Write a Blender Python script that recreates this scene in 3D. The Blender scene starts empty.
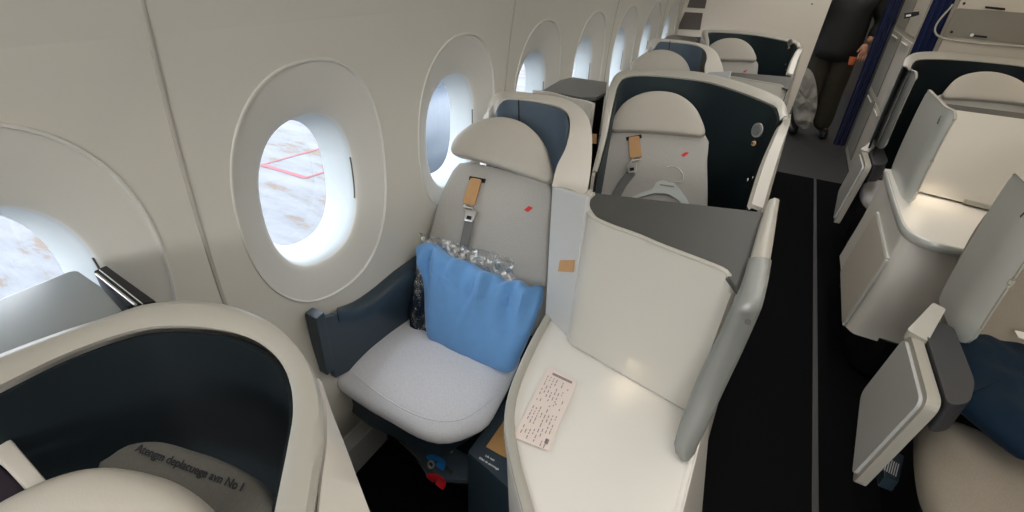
import bpy, bmesh, math, random
from mathutils import Vector as V, Matrix, noise
random.seed(4)
C = bpy.context.scene.collection
SC = bpy.context.scene

# ------------------------------------------------------------------ camera
F = 494.0
yv = V((303, 281, F)).normalized()
zv = -V((-42, -823, F)); zv.normalize()
zv = (zv - yv * zv.dot(yv)).normalized()
xv = zv.cross(yv)
if xv.x < 0: xv = -xv
CAM = V((0, 0, 1.55))
def ray(px, py):
    d = V((px - 512, 256 - py, F)) / F
    return V((xv.dot(d), yv.dot(d), zv.dot(d)))
def at(px, py, x=None, y=None, z=None, pl=None):
    """the point of the place seen at this pixel, on a plane x=, y=, z= or (point, normal)"""
    d = ray(px, py)
    if pl is not None:
        t = (V(pl[0]) - CAM).dot(V(pl[1])) / d.dot(V(pl[1]))
    elif x is not None: t = (x - CAM.x) / d.x
    elif y is not None: t = (y - CAM.y) / d.y
    else: t = (z - CAM.z) / d.z
    return CAM + d * t
cd = bpy.data.cameras.new('camera'); cam = bpy.data.objects.new('camera', cd); C.objects.link(cam)
right = V((xv.x, yv.x, zv.x)); up = V((xv.y, yv.y, zv.y)); fwd = V((xv.z, yv.z, zv.z))
M = Matrix((( right.x, up.x, -fwd.x, CAM.x), (right.y, up.y, -fwd.y, CAM.y), (right.z, up.z, -fwd.z, CAM.z), (0, 0, 0, 1)))
cam.matrix_world = M
cd.lens = F / 1024 * 36; cd.sensor_width = 36; cd.clip_start = 0.01; cd.clip_end = 400
SC.camera = cam

# ------------------------------------------------------------------ materials
def mat(name, col, rough=0.5, metal=0.0, noise_amt=0.0, nscale=60, bump=0.0, bscale=300, spec=0.5, sheen=0.0, coat=0.0, emit=None, estr=0, var=None):
    m = bpy.data.materials.new(name); m.use_nodes = True
    nt = m.node_tree; b = nt.nodes['Principled BSDF']
    b.inputs['Base Color'].default_value = (*col, 1)
    b.inputs['Roughness'].default_value = rough
    b.inputs['Metallic'].default_value = metal
    b.inputs['Specular IOR Level'].default_value = spec
    b.inputs['Sheen Weight'].default_value = sheen
    b.inputs['Coat Weight'].default_value = coat
    tc = nt.nodes.new('ShaderNodeTexCoord')
    if noise_amt > 0:
        n = nt.nodes.new('ShaderNodeTexNoise'); n.inputs['Scale'].default_value = nscale
        n.inputs['Detail'].default_value = 4
        nt.links.new(tc.outputs['Object'], n.inputs['Vector'])
        mx = nt.nodes.new('ShaderNodeMix'); mx.data_type = 'RGBA'
        v = var or tuple(c * (1 - noise_amt) for c in col)
        mx.inputs[6].default_value = (*v, 1); mx.inputs[7].default_value = (*[min(1, c * (1 + noise_amt)) for c in col], 1)
        nt.links.new(n.outputs['Fac'], mx.inputs[0]); nt.links.new(mx.outputs[2], b.inputs['Base Color'])
    if bump > 0:
        n2 = nt.nodes.new('ShaderNodeTexNoise'); n2.inputs['Scale'].default_value = bscale
        nt.links.new(tc.outputs['Object'], n2.inputs['Vector'])
        bp = nt.nodes.new('ShaderNodeBump'); bp.inputs['Strength'].default_value = bump; bp.inputs['Distance'].default_value = 0.002
        nt.links.new(n2.outputs['Fac'], bp.inputs['Height']); nt.links.new(bp.outputs['Normal'], b.inputs['Normal'])
    if emit:
        b.inputs['Emission Color'].default_value = (*emit, 1); b.inputs['Emission Strength'].default_value = estr
    return m
def weave(name, col, amt=0.18, scale=420):
    m = mat(name, col, rough=0.95, spec=0.1, sheen=0.15)
    nt = m.node_tree; b = nt.nodes['Principled BSDF']; tc = nt.nodes['Texture Coordinate']
    mp = nt.nodes.new('ShaderNodeMapping'); mp.inputs['Scale'].default_value = (1, 0.35, 1)
    nt.links.new(tc.outputs['Object'], mp.inputs['Vector'])
    n = nt.nodes.new('ShaderNodeTexNoise'); n.inputs['Scale'].default_value = scale; n.inputs['Detail'].default_value = 3
    nt.links.new(mp.outputs['Vector'], n.inputs['Vector'])
    mx = nt.nodes.new('ShaderNodeMix'); mx.data_type = 'RGBA'
    mx.inputs[6].default_value = (*[c * (1 - amt) for c in col], 1); mx.inputs[7].default_value = (*[min(1, c * (1 + amt)) for c in col], 1)
    nt.links.new(n.outputs['Fac'], mx.inputs[0]); nt.links.new(mx.outputs[2], b.inputs['Base Color'])
    bp = nt.nodes.new('ShaderNodeBump'); bp.inputs['Strength'].default_value = 0.25; bp.inputs['Distance'].default_value = 0.001
    nt.links.new(n.outputs['Fac'], bp.inputs['Height']); nt.links.new(bp.outputs['Normal'], b.inputs['Normal'])
    return m
WALL = mat('sidewall_plastic', (.60, .583, .525), .45, noise_amt=.02, nscale=5, bump=.05)
BEZ = mat('window_plastic', (.61, .60, .56), .42)
REV = mat('window_reveal_plastic', (.50, .54, .56), .4)
BEIGE = mat('beige_plastic', (.60, .57, .515), .42, noise_amt=.02, nscale=8, bump=.04)
WHITE = mat('white_console', (.76, .74, .70), .4, noise_amt=.015, nscale=6)
RIM = mat('pale_rim', (.42, .405, .36), .35)
GREYP = mat('pale_grey_panel', (.50, .51, .51), .4)
SILV = mat('satin_silver', (.60, .62, .60), .33, metal=.25)
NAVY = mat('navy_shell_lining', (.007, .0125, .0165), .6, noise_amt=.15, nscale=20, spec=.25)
NAVY_LIT = mat('navy_shell_lining_lit', (.022, .036, .042), .6, noise_amt=.1, nscale=20, spec=.3)  # lighter copy of the navy lining, stronger light put into the colour
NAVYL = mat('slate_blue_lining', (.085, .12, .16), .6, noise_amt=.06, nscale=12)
ARM = mat('navy_armrest', (.026, .045, .063), .4, noise_amt=.05, nscale=12)
DGREY = mat('dark_grey_top', (.05, .051, .047), .5, noise_amt=.04, nscale=14, bump=.08)
BOXT = mat('grey_ledge_top', (.10, .105, .105), .33, coat=.2)
BLACK = mat('black_plastic', (.006, .006, .008), .4, spec=.3)
CARPET = mat('black_carpet', (.006, .006, .007), 1.0, noise_amt=.4, nscale=300, bump=.5, bscale=600, spec=.05)
GFLOOR = mat('galley_floor', (.045, .045, .045), .5, noise_amt=.1, nscale=40)
RAIL = mat('track_cover', (.055, .055, .058), .6)
FAB = weave('grey_seat_fabric', (.42, .41, .385))
FAB_LIT = weave('grey_seat_fabric_lit', (.74, .745, .79))  # paler copy of the grey seat fabric, window daylight put into the colour
FABD = weave('beige_cushion_fabric', (.25, .22, .18))
HEAD = mat('beige_leather', (.45, .42, .37), .5, noise_amt=.03, nscale=30, bump=.1)
TAN = mat('tan_leather', (.47, .27, .12), .6, noise_amt=.12, nscale=60)
STEEL = mat('brushed_steel', (.62, .60, .57), .28, metal=.9)
SILVD = mat('shaded_and_dark_silver', (.24, .25, .24), .38, metal=.2)  # wing front cap: aisle-side shade put into the colour; reading light: own grey
BELT = weave('grey_webbing', (.17, .17, .17))
RED = mat('red_stitch', (.62, .025, .02), .6)
BLUE = mat('blue_pillowcase', (.16, .37, .72), .85, noise_amt=.08, nscale=30, sheen=.3, spec=.2)
NAVYB = mat('navy_blanket', (.002, .013, .030), .9, noise_amt=.2, nscale=40, sheen=.03, spec=.2)
PAPER = mat('paper', (.78, .68, .63), .6, noise_amt=.03, nscale=20)
INK = mat('ink', (.30, .25, .25), .7)
DINK = mat('dark_ink', (.03, .03, .04), .7)
WOOD = mat('wood_veneer', (.50, .27, .09), .4, noise_amt=.35, nscale=18)
CURT = mat('blue_curtain', (.012, .028, .12), .85, noise_amt=.15, nscale=30, sheen=.2)
MONO = mat('monument_laminate', (.56, .51, .44), .45, noise_amt=.02, nscale=4)
MONOD = mat('monument_grey', (.27, .255, .22), .5)
CREAM = mat('partition_laminate', (.76, .70, .61), .45, noise_amt=.02, nscale=4)
PADM = mat('charcoal_pad', (.035, .036, .042), .5)
PANEL = mat('warm_white_panel', (.53, .515, .47), .42, noise_amt=.01, nscale=6)
BROWN = mat('brown_panel_and_dim_wall', (.10, .085, .075), .5)
JACK = mat('black_jacket', (.005, .006, .005), .7, noise_amt=.3, nscale=20, bump=.4, bscale=60)
TROU = mat('olive_trousers', (.035, .030, .018), .9, noise_amt=.25, nscale=30)
SKIN = mat('skin', (.45, .22, .14), .55)
HAIR = mat('dark_hair', (.02, .013, .01), .6)
ORANGE = mat('orange_paper', (.6, .13, .04), .6)
SHOE = mat('black_shoe', (.01, .01, .01), .5)
BAGM = mat('grey_bag_cloth', (.30, .29, .26), .7, noise_amt=.2, nscale=25)
HANGM = mat('pale_plastic_hanger', (.55, .60, .58), .2, spec=.6)
WTXT = mat('white_print', (.75, .76, .78), .6)
BTAG = mat('blue_tag', (.01, .17, .5), .5)
RTAG = mat('red_tag', (.6, .01, .02), .5)
LAMP = mat('lamp_lens', (.9, .88, .8), .3, emit=(1, .9, .75), estr=2.5)
def thin(name, col, alpha, rough=.1, bump=0):
    m = bpy.data.materials.new(name); m.use_nodes = True; nt = m.node_tree
    nt.nodes.remove(nt.nodes['Principled BSDF']); out = nt.nodes['Material Output']
    t = nt.nodes.new('ShaderNodeBsdfTransparent'); t.inputs[0].default_value = (*col, 1)
    g = nt.nodes.new('ShaderNodeBsdfGlossy'); g.inputs['Roughness'].default_value = rough
    mx = nt.nodes.new('ShaderNodeMixShader'); mx.inputs[0].default_value = alpha
    nt.links.new(t.outputs[0], mx.inputs[1]); nt.links.new(g.outputs[0], mx.inputs[2]); nt.links.new(mx.outputs[0], out.inputs[0])
    if bump:
        tc = nt.nodes.new('ShaderNodeTexCoord'); n = nt.nodes.new('ShaderNodeTexNoise'); n.inputs['Scale'].default_value = 55; n.inputs['Detail'].default_value = 3
        nt.links.new(tc.outputs['Object'], n.inputs['Vector'])
        bp = nt.nodes.new('ShaderNodeBump'); bp.inputs['Strength'].default_value = bump; bp.inputs['Distance'].default_value = .01
        nt.links.new(n.outputs['Fac'], bp.inputs['Height']); nt.links.new(bp.outputs[0], g.inputs['Normal'])
        r = nt.nodes.new('ShaderNodeMapRange'); r.inputs[1].default_value = .42; r.inputs[2].default_value = .66; r.inputs[3].default_value = .1; r.inputs[4].default_value = alpha
        nt.links.new(n.outputs['Fac'], r.inputs[0]); nt.links.new(r.outputs[0], mx.inputs[0])
    return m
WRAPC = thin('clear_side_wrap', (.85, .88, .92), .28, .25, bump=.7)
GLASS = thin('window_glass', (.95, .97, 1), .04, .02)
PLAST = thin('clear_wrap', (.92, .94, .96), .75, .3, bump=.9)

# ------------------------------------------------------------------ mesh helpers
def link(name, me, m, parent=None):
    o = bpy.data.objects.new(name, me); C.objects.link(o)
    for mm in (m if isinstance(m, (list, tuple)) else [m]): me.materials.append(mm)
    if parent is not None:
        q = parent
        while q is not None: me.transform(Matrix.Translation(-q.location)); q = q.parent
        o.parent = parent
    return o
def finish(bm, name, m, parent=None, smooth=35, recalc=True):
    if recalc: bmesh.ops.recalc_face_normals(bm, faces=bm.faces)
    me = bpy.data.meshes.new(name); bm.to_mesh(me); bm.free()
    for p in me.polygons: p.use_smooth = True
    me.set_sharp_from_angle(angle=math.radians(smooth))
    return link(name, me, m, parent)
def tag(o, label=None, cat=None, group=None, kind=None):
    if label: o['label'] = label
    if cat: o['category'] = cat
    if group: o['group'] = group
    if kind: o['kind'] = kind
    return o
def thing(name, label, cat, loc, group=None):
    o = bpy.data.objects.new(name, None); C.objects.link(o); o.location = loc; o.empty_display_size = .05
    return tag(o, label, cat, group)
def cr(pts, n, closed=False):
    """catmull-rom resample to n points, uniform in arc length"""
    P = [V(p) for p in pts]; k = len(P); out = []
    segs = k if closed else k - 1
    def g(i): return P[i % k] if closed else (P[max(0, min(k - 1, i))])
    D = []
    for s in range(segs):
        p0, p1, p2, p3 = g(s - 1), g(s), g(s + 1), g(s + 2)
        for j in range(16):
            t = j / 16
            D.append(.5 * ((2 * p1) + (-p0 + p2) * t + (2 * p0 - 5 * p1 + 4 * p2 - p3) * t * t + (-p0 + 3 * p1 - 3 * p2 + p3) * t ** 3))
    D.append(g(segs) if not closed else P[0])
    L = [0]
    for a, b in zip(D, D[1:]): L.append(L[-1] + (b - a).length)
    tot = L[-1]; cnt = n if closed else n - 1; j = 0
    for i in range(n):
        s = tot * i / cnt
        while j < len(L) - 2 and L[j + 1] < s: j += 1
        t = (s - L[j]) / max(1e-9, L[j + 1] - L[j]); out.append(D[j].lerp(D[j + 1], min(1, t)))
    return out
def fillet(poly, r, seg=5):
    P = [V(p) for p in poly]; n = len(P); out = []
    rs = r if isinstance(r, (list, tuple)) else [r] * n
    for i in range(n):
        a, b, c = P[i - 1], P[i], P[(i + 1) % n]; rr = rs[i]
        if rr <= 0: out.append(b); continue
        u = (a - b); w = (c - b); lu, lw = u.length, w.length; rr = min(rr, lu * .48, lw * .48)
        p, q = b + u / lu * rr, b + w / lw * rr
        for k in range(seg + 1):
            t = k / seg; out.append((1 - t) ** 2 * p + 2 * t * (1 - t) * b + t * t * q)
    return out
def newell(P):
    n = V((0, 0, 0)); k = len(P)
    for i in range(k):
        a, b = P[i], P[(i + 1) % k]; n += V(((a.y - b.y) * (a.z + b.z), (a.z - b.z) * (a.x + b.x), (a.x - b.x) * (a.y + b.y)))
    return n.normalized()
def slab(name, poly, vec, m, parent=None, r=.003, rc=0, seg=2):
    """a plate: polygon swept along vec, its edges rounded by r"""
    P = fillet(poly, rc) if rc else [V(p) for p in poly]
    bm = bmesh.new(); vs = [bm.verts.new(p) for p in P]; ws = [bm.verts.new(p + V(vec)) for p in P]
    bm.faces.new(vs); bm.faces.new(ws[::-1]); n = len(P)
    for i in range(n): bm.faces.new((vs[i], ws[i], ws[(i + 1) % n], vs[(i + 1) % n]))
    bmesh.ops.recalc_face_normals(bm, faces=bm.faces)
    if r > 0:
        cap = [e for e in bm.edges if (e.verts[0] in vs) == (e.verts[1] in vs)]
        if not rc: cap = list(bm.edges)
        bmesh.ops.bevel(bm, geom=cap, offset=r, segments=seg, affect='EDGES', profile=.6, clamp_overlap=True)
    o = finish(bm, name, m, parent)
    if r > 0:
        w_ = o.modifiers.new('normals', 'WEIGHTED_NORMAL'); w_.keep_sharp = True
    return o
def box(name, c0, c1, m, parent=None, r=.004):
    x0, y0, z0 = c0; x1, y1, z1 = c1
    return slab(name, [(x0, y0, z0), (x1, y0, z0), (x1, y1, z0), (x0, y1, z0)], (0, 0, z1 - z0), m, parent, r)
def puff(name, outline, m, parent=None, tf=.05, tb=.05, p=3.0, N=56, K=9, n=None, disp=None, smooth_in=True):
    O = cr(outline, N, True) if smooth_in else [V(q) for q in outline]; N = len(O)
    nn = V(n).normalized() if n is not None else newell(O)
    c = sum(O, V((0, 0, 0))) / N
    bm = bmesh.new()
    def ring(s, h):
        out = []
        for q in O:
            w = c + (q - c) * s + nn * h
            if disp: w += disp(w, s) * nn
            out.append(bm.verts.new(w))
        return out
    prof = [(math.cos(k / K * math.pi / 2) ** (2 / p), math.sin(k / K * math.pi / 2) ** (2 / p)) for k in range(K)]
    # extra inner rings so that displacement has something to move
    last = prof[-1]; prof += [(last[0] * f, last[1] + (1 - last[1]) * (1 - f)) for f in (.8, .6, .4, .2)]
    for sgn, th in ((1, tf), (-1, tb)):
        R = [ring(s, sgn * h * th) for s, h in prof] if sgn == 1 else [edge] + [ring(s, sgn * h * th) for s, h in prof[1:]]
        if sgn == 1: edge = R[0]
        for a, b in zip(R, R[1:]):
            for i in range(N): bm.faces.new((a[i], a[(i + 1) % N], b[(i + 1) % N], b[i]))
        cc = c + nn * sgn * th
        if disp: cc += disp(cc, 0) * nn
        cv = bm.verts.new(cc)
        for i in range(N): bm.faces.new((R[-1][i], R[-1][(i + 1) % N], cv))
    return finish(bm, name, m, parent, smooth=60)
def loft(name, curves, m, parent=None, t=.01, n=40, smooth=50, lin=False):
    """a sheet through the curves, given thickness t on the side away from its face normals"""
    G = [cr(c, n) if not lin else [V(p) for p in c] for c in curves]; n = len(G[0])
    bm = bmesh.new(); rows = [[bm.verts.new(p) for p in g] for g in G]
    for a, b in zip(rows, rows[1:]):
        for i in range(n - 1): bm.faces.new((a[i], a[i + 1], b[i + 1], b[i]))
    bmesh.ops.recalc_face_normals(bm, faces=bm.faces); bm.normal_update()
    fl = bm.faces[0].verts[:]; flip = not any(fl[k] is rows[0][0] and fl[(k + 1) % 4] is rows[0][1] for k in range(4))
    back = [[bm.verts.new(v.co - v.normal * t) for v in r] for r in rows]
    for a, b in zip(back, back[1:]):
        for i in range(n - 1): bm.faces.new((a[i + 1], a[i], b[i], b[i + 1]))
    R = len(rows)
    for i in range(n - 1):
        bm.faces.new((rows[0][i], rows[0][i + 1], back[0][i + 1], back[0][i])); bm.faces.new((rows[-1][i + 1], rows[-1][i], back[-1][i], back[-1][i + 1]))
    for i in range(R - 1):
        bm.faces.new((rows[i][0], back[i][0], back[i + 1][0], rows[i + 1][0])); bm.faces.new((rows[i][-1], rows[i + 1][-1], back[i + 1][-1], back[i][-1]))
    return finish(bm, name, m, parent, smooth=smooth)
def inset(c, d, dz=0):
    m_ = sum(c, V((0, 0, 0))) / len(c); return [p + V((m_.x - p.x, m_.y - p.y - .15, 0)).normalized() * d + V((0, 0, dz)) for p in c]
def drop(c, z): return [V((p[0], p[1], z)) for p in c]
def sweep(name, path, w, h, m, parent=None, n=60, closed=False, rnd=.45, up=V((0, 0, 1)), bm=None, lin=False):
    """rounded bar of width w, height h along the path"""
    P = [V(p) for p in path] if lin else cr(path, n, closed); k = len(P)
    own = bm is None
    if own: bm = bmesh.new()
    prof = []
    for j in range(12):
        a = 2 * math.pi * j / 12; ca, sa = math.cos(a), math.sin(a)
        e = 2 * rnd
        prof.append((math.copysign(abs(ca) ** e, ca) * w / 2, math.copysign(abs(sa) ** e, sa) * h / 2))
    rows = []
    for i, p in enumerate(P):
        a = P[(i - 1) % k] if closed or i > 0 else p; b = P[(i + 1) % k] if closed or i < k - 1 else p
        T = (b - a).normalized(); S = T.cross(up)
        if S.length < 1e-4: S = T.cross(V((0, 1, 0)))
        S.normalize(); U = S.cross(T)
        rows.append([bm.verts.new(p + S * x + U * y) for x, y in prof])
    for i in range(k if closed else k - 1):
        a, b = rows[i], rows[(i + 1) % k]
        for j in range(12): bm.faces.new((a[j], a[(j + 1) % 12], b[(j + 1) % 12], b[j]))
    if not closed: bm.faces.new(rows[0][::-1]); bm.faces.new(rows[-1])
    if own: return finish(bm, name, m, parent, smooth=50)
def kids(o): return [c for c in C.objects if c.parent == o]
def copy_tree(o, parent=None):
    c = o.copy(); C.objects.link(c)
    if parent is not None: c.parent = parent
    for ch in kids(o): copy_tree(ch, c)
    return c
def clone(o, d, label, s=1):
    c = copy_tree(o); c.location = o.location + V(d); c['label'] = label
    return c
def lettering(name, text, size, loc, xdir, ndir, m, parent=None, align='CENTER'):
    cu = bpy.data.curves.new(name, 'FONT'); cu.body = text; cu.size = size; cu.extrude = .0003; cu.offset = size * .02; cu.align_x = align; cu.align_y = 'CENTER'
    o = bpy.data.objects.new(name, cu); C.objects.link(o); cu.materials.append(m)
    X = V(xdir).normalized(); Z = V(ndir).normalized(); X = (X - Z * X.dot(Z)).normalized(); Y = Z.cross(X)
    W = Matrix(((X.x, Y.x, Z.x, loc[0]), (X.y, Y.y, Z.y, loc[1]), (X.z, Y.z, Z.z, loc[2]), (0, 0, 0, 1)))
    dg = bpy.context.evaluated_depsgraph_get(); me = bpy.data.meshes.new_from_object(o.evaluated_get(dg)); me.name = name
    bpy.data.objects.remove(o); me.transform(W)
    return link(name, me, m if not me.materials else [], parent)

# ------------------------------------------------------------------ the setting
def struct(o): o['kind'] = 'structure'; return o
YN, YF = -2.2, 9.5            # cabin ends
WX = -.95
WP = .632
WC = [.808 + WP * (k - 1) for k in range(-3, 14)]
WZ = 1.035
OZ = -.022   # the opening sits a little below the middle of its surround
def sup(a, b, th, e=2.35):
    c, s = math.cos(th), math.sin(th)
    return a * math.copysign(abs(c) ** (2 / e), c), b * math.copysign(abs(s) ** (2 / e), s)
NW = 56
def floor_():
    bm = bmesh.new()
    v = [bm.verts.new(p) for p in ((-1.1, YN, 0), (3.6, YN, 0), (3.6, 4.93, 0), (-1.1, 4.93, 0))]; bm.faces.new(v)
    struct(finish(bm, 'floor', CARPET))
    struct(box('floor_galley', (-1.1, 4.93, -.02), (3.6, YF, .002), GFLOOR, r=0))
floor_()
# side wall: flat band with oval openings, dado below, curved upper part
ZL, ZH = .70, 1.42
def bow(o):
    for v in o.data.vertices: v.co.x += .17 * (v.co.z - 1.0) ** 2
    return o
def wall_left():
    bm = bmesh.new()
    def q(a, b, c, d): bm.faces.new([bm.verts.new(p) for p in (a, b, c, d)])
    for yc in WC:
        ov, rc_ = [], []
        for i in range(NW):
            th = 2 * math.pi * i / NW + math.pi / 4
            y, z = sup(.240, .310, th, 2.3); ov.append(bm.verts.new((WX, yc + y, WZ + z)))
            c, s = math.cos(th), math.sin(th); k = 1 / max(abs(c), abs(s))
            y, z = c * k * WP / 2, s * k; z = z * (ZH - WZ) if z > 0 else z * (WZ - ZL)
            rc_.append(bm.verts.new((WX, yc + y, WZ + z)))
        for i in range(NW): bm.faces.new((ov[i], ov[(i + 1) % NW], rc_[(i + 1) % NW], rc_[i]))
    prof = [(-1.10, 0), (-1.10, .14), (-1.06, .18), (-.955, .36), (-.95, .55), (WX, ZL)]
    prof2 = [(WX, ZH), (-.945, 1.5), (-.925, 1.6), (-.885, 1.7), (-.82, 1.8), (-.74, 1.88)]
    for pr in (prof, prof2):
        for (xa, za), (xb, zb) in zip(pr, pr[1:]):
            for yc in WC: q((xa, yc - WP / 2, za), (xa, yc + WP / 2, za), (xb, yc + WP / 2, zb), (xb, yc - WP / 2, zb))
    bmesh.ops.remove_doubles(bm, verts=bm.verts, dist=.0005)
    return struct(bow(finish(bm, 'wall_left', WALL, smooth=40)))
wall_left()
def window(k, yc):
    bm = bmesh.new()
    rings = [(.240, .310, WX, 2.3), (.2385, .3085, WX + .003, 2.3), (.235, .305, WX + .003, 2.3), (.233, .303, WX - .004, 2.3), (.220, .283, WX - .008, 2.3),
             (.190, .245, WX - .018, 2.32), (.166, .218, WX - .028, 2.35), (.154, .203, WX - .034, 2.35), (.149, .197, WX - .040, 2.4)]
    rv = [(.149, .197, WX - .040, 2.4), (.144, .191, WX - .06, 2.4), (.134, .181, WX - .095, 2.4), (.126, .173, WX - .115, 2.4), (.122, .169, WX - .125, 2.4)]
    def build(rs, mi):
        rows = []
        for a, b, x, e in rs:
            row = []
            for i in range(NW):
                th = 2 * math.pi * i / NW; y, z = sup(a, b, th, e); row.append(bm.verts.new((x, yc + y, WZ + z + OZ * min(1, (.240 - a) / .08))))
            rows.append(row)
        for a, b in zip(rows, rows[1:]):
            for i in range(NW):
                f = bm.faces.new((a[i], a[(i + 1) % NW], b[(i + 1) % NW], b[i])); f.material_index = mi
    build(rings, 0); build(rv, 1)
    bmesh.ops.remove_doubles(bm, verts=bm.verts, dist=.0003)
    o = bow(finish(bm, 'window_%d' % k, [BEZ, REV], smooth=50)); struct(o)
    bm = bmesh.new()
    vs = []
    for i in range(NW):
        y, z = sup(.122, .169, 2 * math.pi * i / NW, 2.4); vs.append(bm.verts.new((WX - .124, yc + y, WZ + OZ + z)))
    bm.faces.new(vs); bow(finish(bm, 'pane', GLASS, o))
    # shade pull slot at the far edge of the opening
    sl = [V((WX - .042, yc + sup(.1475, .195, t, 2.4)[0], WZ + OZ + sup(.147, .195, t, 2.4)[1])) for t in [a / 10 for a in range(-3, 3)]]
    bow(sweep('shade_slot', sl, .004, .004, BROWN, o, n=12, up=V((1, 0, 0))))
    # two small marks above the opening
    for dz, s in ((.236, .006), (.223, .005)):
        bm = bmesh.new(); vs = []
        for i in range(10):
            a = i / 10 * 2 * math.pi; vs.append(bm.verts.new((WX - .029, yc + .02 + s * math.cos(a), WZ + dz + s * .8 * math.sin(a))))
        bm.faces.new(vs); bow(finish(bm, 'seat_mark', REV, o))
for k, yc in enumerate(WC): window(k + 1, yc)
for k in range(7):
    yy = WC[4] - WP / 2 + 2 * WP * (k - 1)
    path = [(-.955, yy, .36), (-.95, yy, .55), (WX, yy, ZL), (WX, yy, ZH), (-.945, yy, 1.5), (-.925, yy, 1.6), (-.885, yy, 1.7), (-.82, yy, 1.8), (-.74, yy, 1.88)]
    bm = bmesh.new(); sweep('t', [V(p) + V((.0005, 0, 0)) for p in path], .009, .007, WALL, bm=bm, n=40, up=V((1, 0, 0)))
    struct(bow(finish(bm, 'trim_%d' % (k + 1), mat('panel_joint_seal', (.42, .40, .36), .4) if k == 0 else bpy.data.materials['panel_joint_seal'])))
struct(box('baseboard_left', (-1.0, YN, .0), (-.925, YF, .13), GREYP, r=.004))
# roof of the cabin, far and near ends, right side
def shell_wall(name, prof, m, y0=YN, y1=YF):
    bm = bmesh.new()
    a = [bm.verts.new((x, y0, z)) for x, z in prof]; b = [bm.verts.new((x, y1, z)) for x, z in prof]
    for i in range(len(prof) - 1): bm.faces.new((a[i], b[i], b[i + 1], a[i + 1]))
    return struct(finish(bm, name, m))
shell_wall('ceiling', [(-.74, 1.88), (-.70, 1.98), (-.3, 2.03), (0, 1.93), (.12, 1.90), (.2, 2.18), (.8, 2.2), (.9, 1.95), (1.3, 1.85), (2.2, 1.85), (2.7, 2.1), (3.6, 2.1)], WALL)
shell_wall('wall_right', [(3.6, 0), (3.6, 2.1)], WALL)
for nm, yy in (('wall_near', YN), ('wall_far', YF)):
    bm = bmesh.new(); bm.faces.new([bm.verts.new(p) for p in ((-1.1, yy, 0), (3.6, yy, 0), (3.6, yy, 2.3), (-1.1, yy, 2.3))]); struct(finish(bm, nm, WALL if yy < 0 else BROWN))  # far wall coloured dark brown to paint in the dimness of the galley
# aisle track cover
tag(box('track_cover', (.487, YN + .1, .0005), (.508, 4.92, .006), RAIL, r=.001), 'thin grey seat track cover running along the black aisle carpet', 'track cover')

# outside: airport apron seen through the windows
GZ = -4.2
def apron():
    m = bpy.data.materials.new('apron_concrete'); m.use_nodes = True; nt = m.node_tree; b = nt.nodes['Principled BSDF']; b.inputs['Roughness'].default_value = .8
    tc = nt.nodes.new('ShaderNodeTexCoord')
    mp = nt.nodes.new('ShaderNodeMapping'); mp.inputs['Scale'].default_value = (.6, 2.2, 1); mp.inputs['Rotation'].default_value = (0, 0, .5)
    n = nt.nodes.new('ShaderNodeTexNoise'); n.inputs['Scale'].default_value = .8; n.inputs['Detail'].default_value = 8; n.inputs['Roughness'].default_value = .7
    r = nt.nodes.new('ShaderNodeValToRGB'); e = r.color_ramp.elements
    e[0].position = .40; e[0].color = (.075, .052, .036, 1); e[1].position = .62; e[1].color = (.105, .108, .114, 1)
    k = r.color_ramp.elements.new(.46); k.color = (.080, .084, .093, 1)
    nt.links.new(tc.outputs['Object'], mp.inputs['Vector']); nt.links.new(mp.outputs[0], n.inputs['Vector']); nt.links.new(n.outputs['Fac'], r.inputs[0]); nt.links.new(r.outputs[0], b.inputs['Base Color'])
    bm = bmesh.new(); bm.faces.new([bm.verts.new(p) for p in ((-150, -150, GZ), (60, -150, GZ), (60, 150, GZ), (-150, 150, GZ))])
    struct(finish(bm, 'ground', m))
    pink = mat('red_apron_paint', (.14, .022, .03), .7)
    for k, (pa, pb) in enumerate((((262, 165), (306, 178)), ((262, 165), (330, 146)), ((306, 178), (332, 170)))):
        a, b_ = at(*pa, z=GZ), at(*pb, z=GZ); d = (b_ - a).normalized(); s = V((-d.y, d.x, 0)) * (.075 if k == 0 else .045)
        bm = bmesh.new(); bm.faces.new([bm.verts.new(p + V((0, 0, .01 + .002 * k))) for p in (a - s, b_ - s, b_ + s, a + s)]); o = finish(bm, 'ground_marking', pink); struct(o)
apron()
# parked jet engine nacelle beside the fuselage, seen through the second window
def nacelle():
    c = at(436, 136, x=-5.5); r = 1.0
    t = thing('jet_engine', 'blue-grey jet engine outside the window beside the seat with the blue pillow', 'jet engine', (c.x, c.y, c.z))
    prof = [(-1.5, .62), (-1.42, .74), (-1.2, .84), (-.6, .92), (.3, .95), (1.2, .86), (2.0, .66), (2.1, .6)]
    NB = mat('engine_paint', (.065, .08, .10), .4); bm = bmesh.new(); rows = []
    for dy, rr in prof: rows.append([bm.verts.new((c.x + rr * math.cos(a * math.pi / 18), c.y + dy, c.z + rr * math.sin(a * math.pi / 18))) for a in range(36)])
    for a, b in zip(rows, rows[1:]):
        for i in range(36): bm.faces.new((a[i], a[(i + 1) % 36], b[(i + 1) % 36], b[i]))
    bm.faces.new(rows[-1]); bm.faces.new(rows[0][::-1]); finish(bm, 'cowling', NB, t)
    pts = [V((c.x + .985 * math.cos(.75 + .16 * math.cos(a)), c.y - .25 + .16 * math.sin(a), c.z + .985 * math.sin(.75 + .16 * math.cos(a)))) for a in [i / 10 * 4.4 + .9 for i in range(11)]]
    sweep('painted_ring', pts, .04, .02, WTXT, t, n=20)
    box('pylon', (c.x - .15, c.y - .3, c.z + .8), (c.x + .15, c.y + 2.0, c.z + 1.9), NB, t, r=.02)
nacelle()

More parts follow.
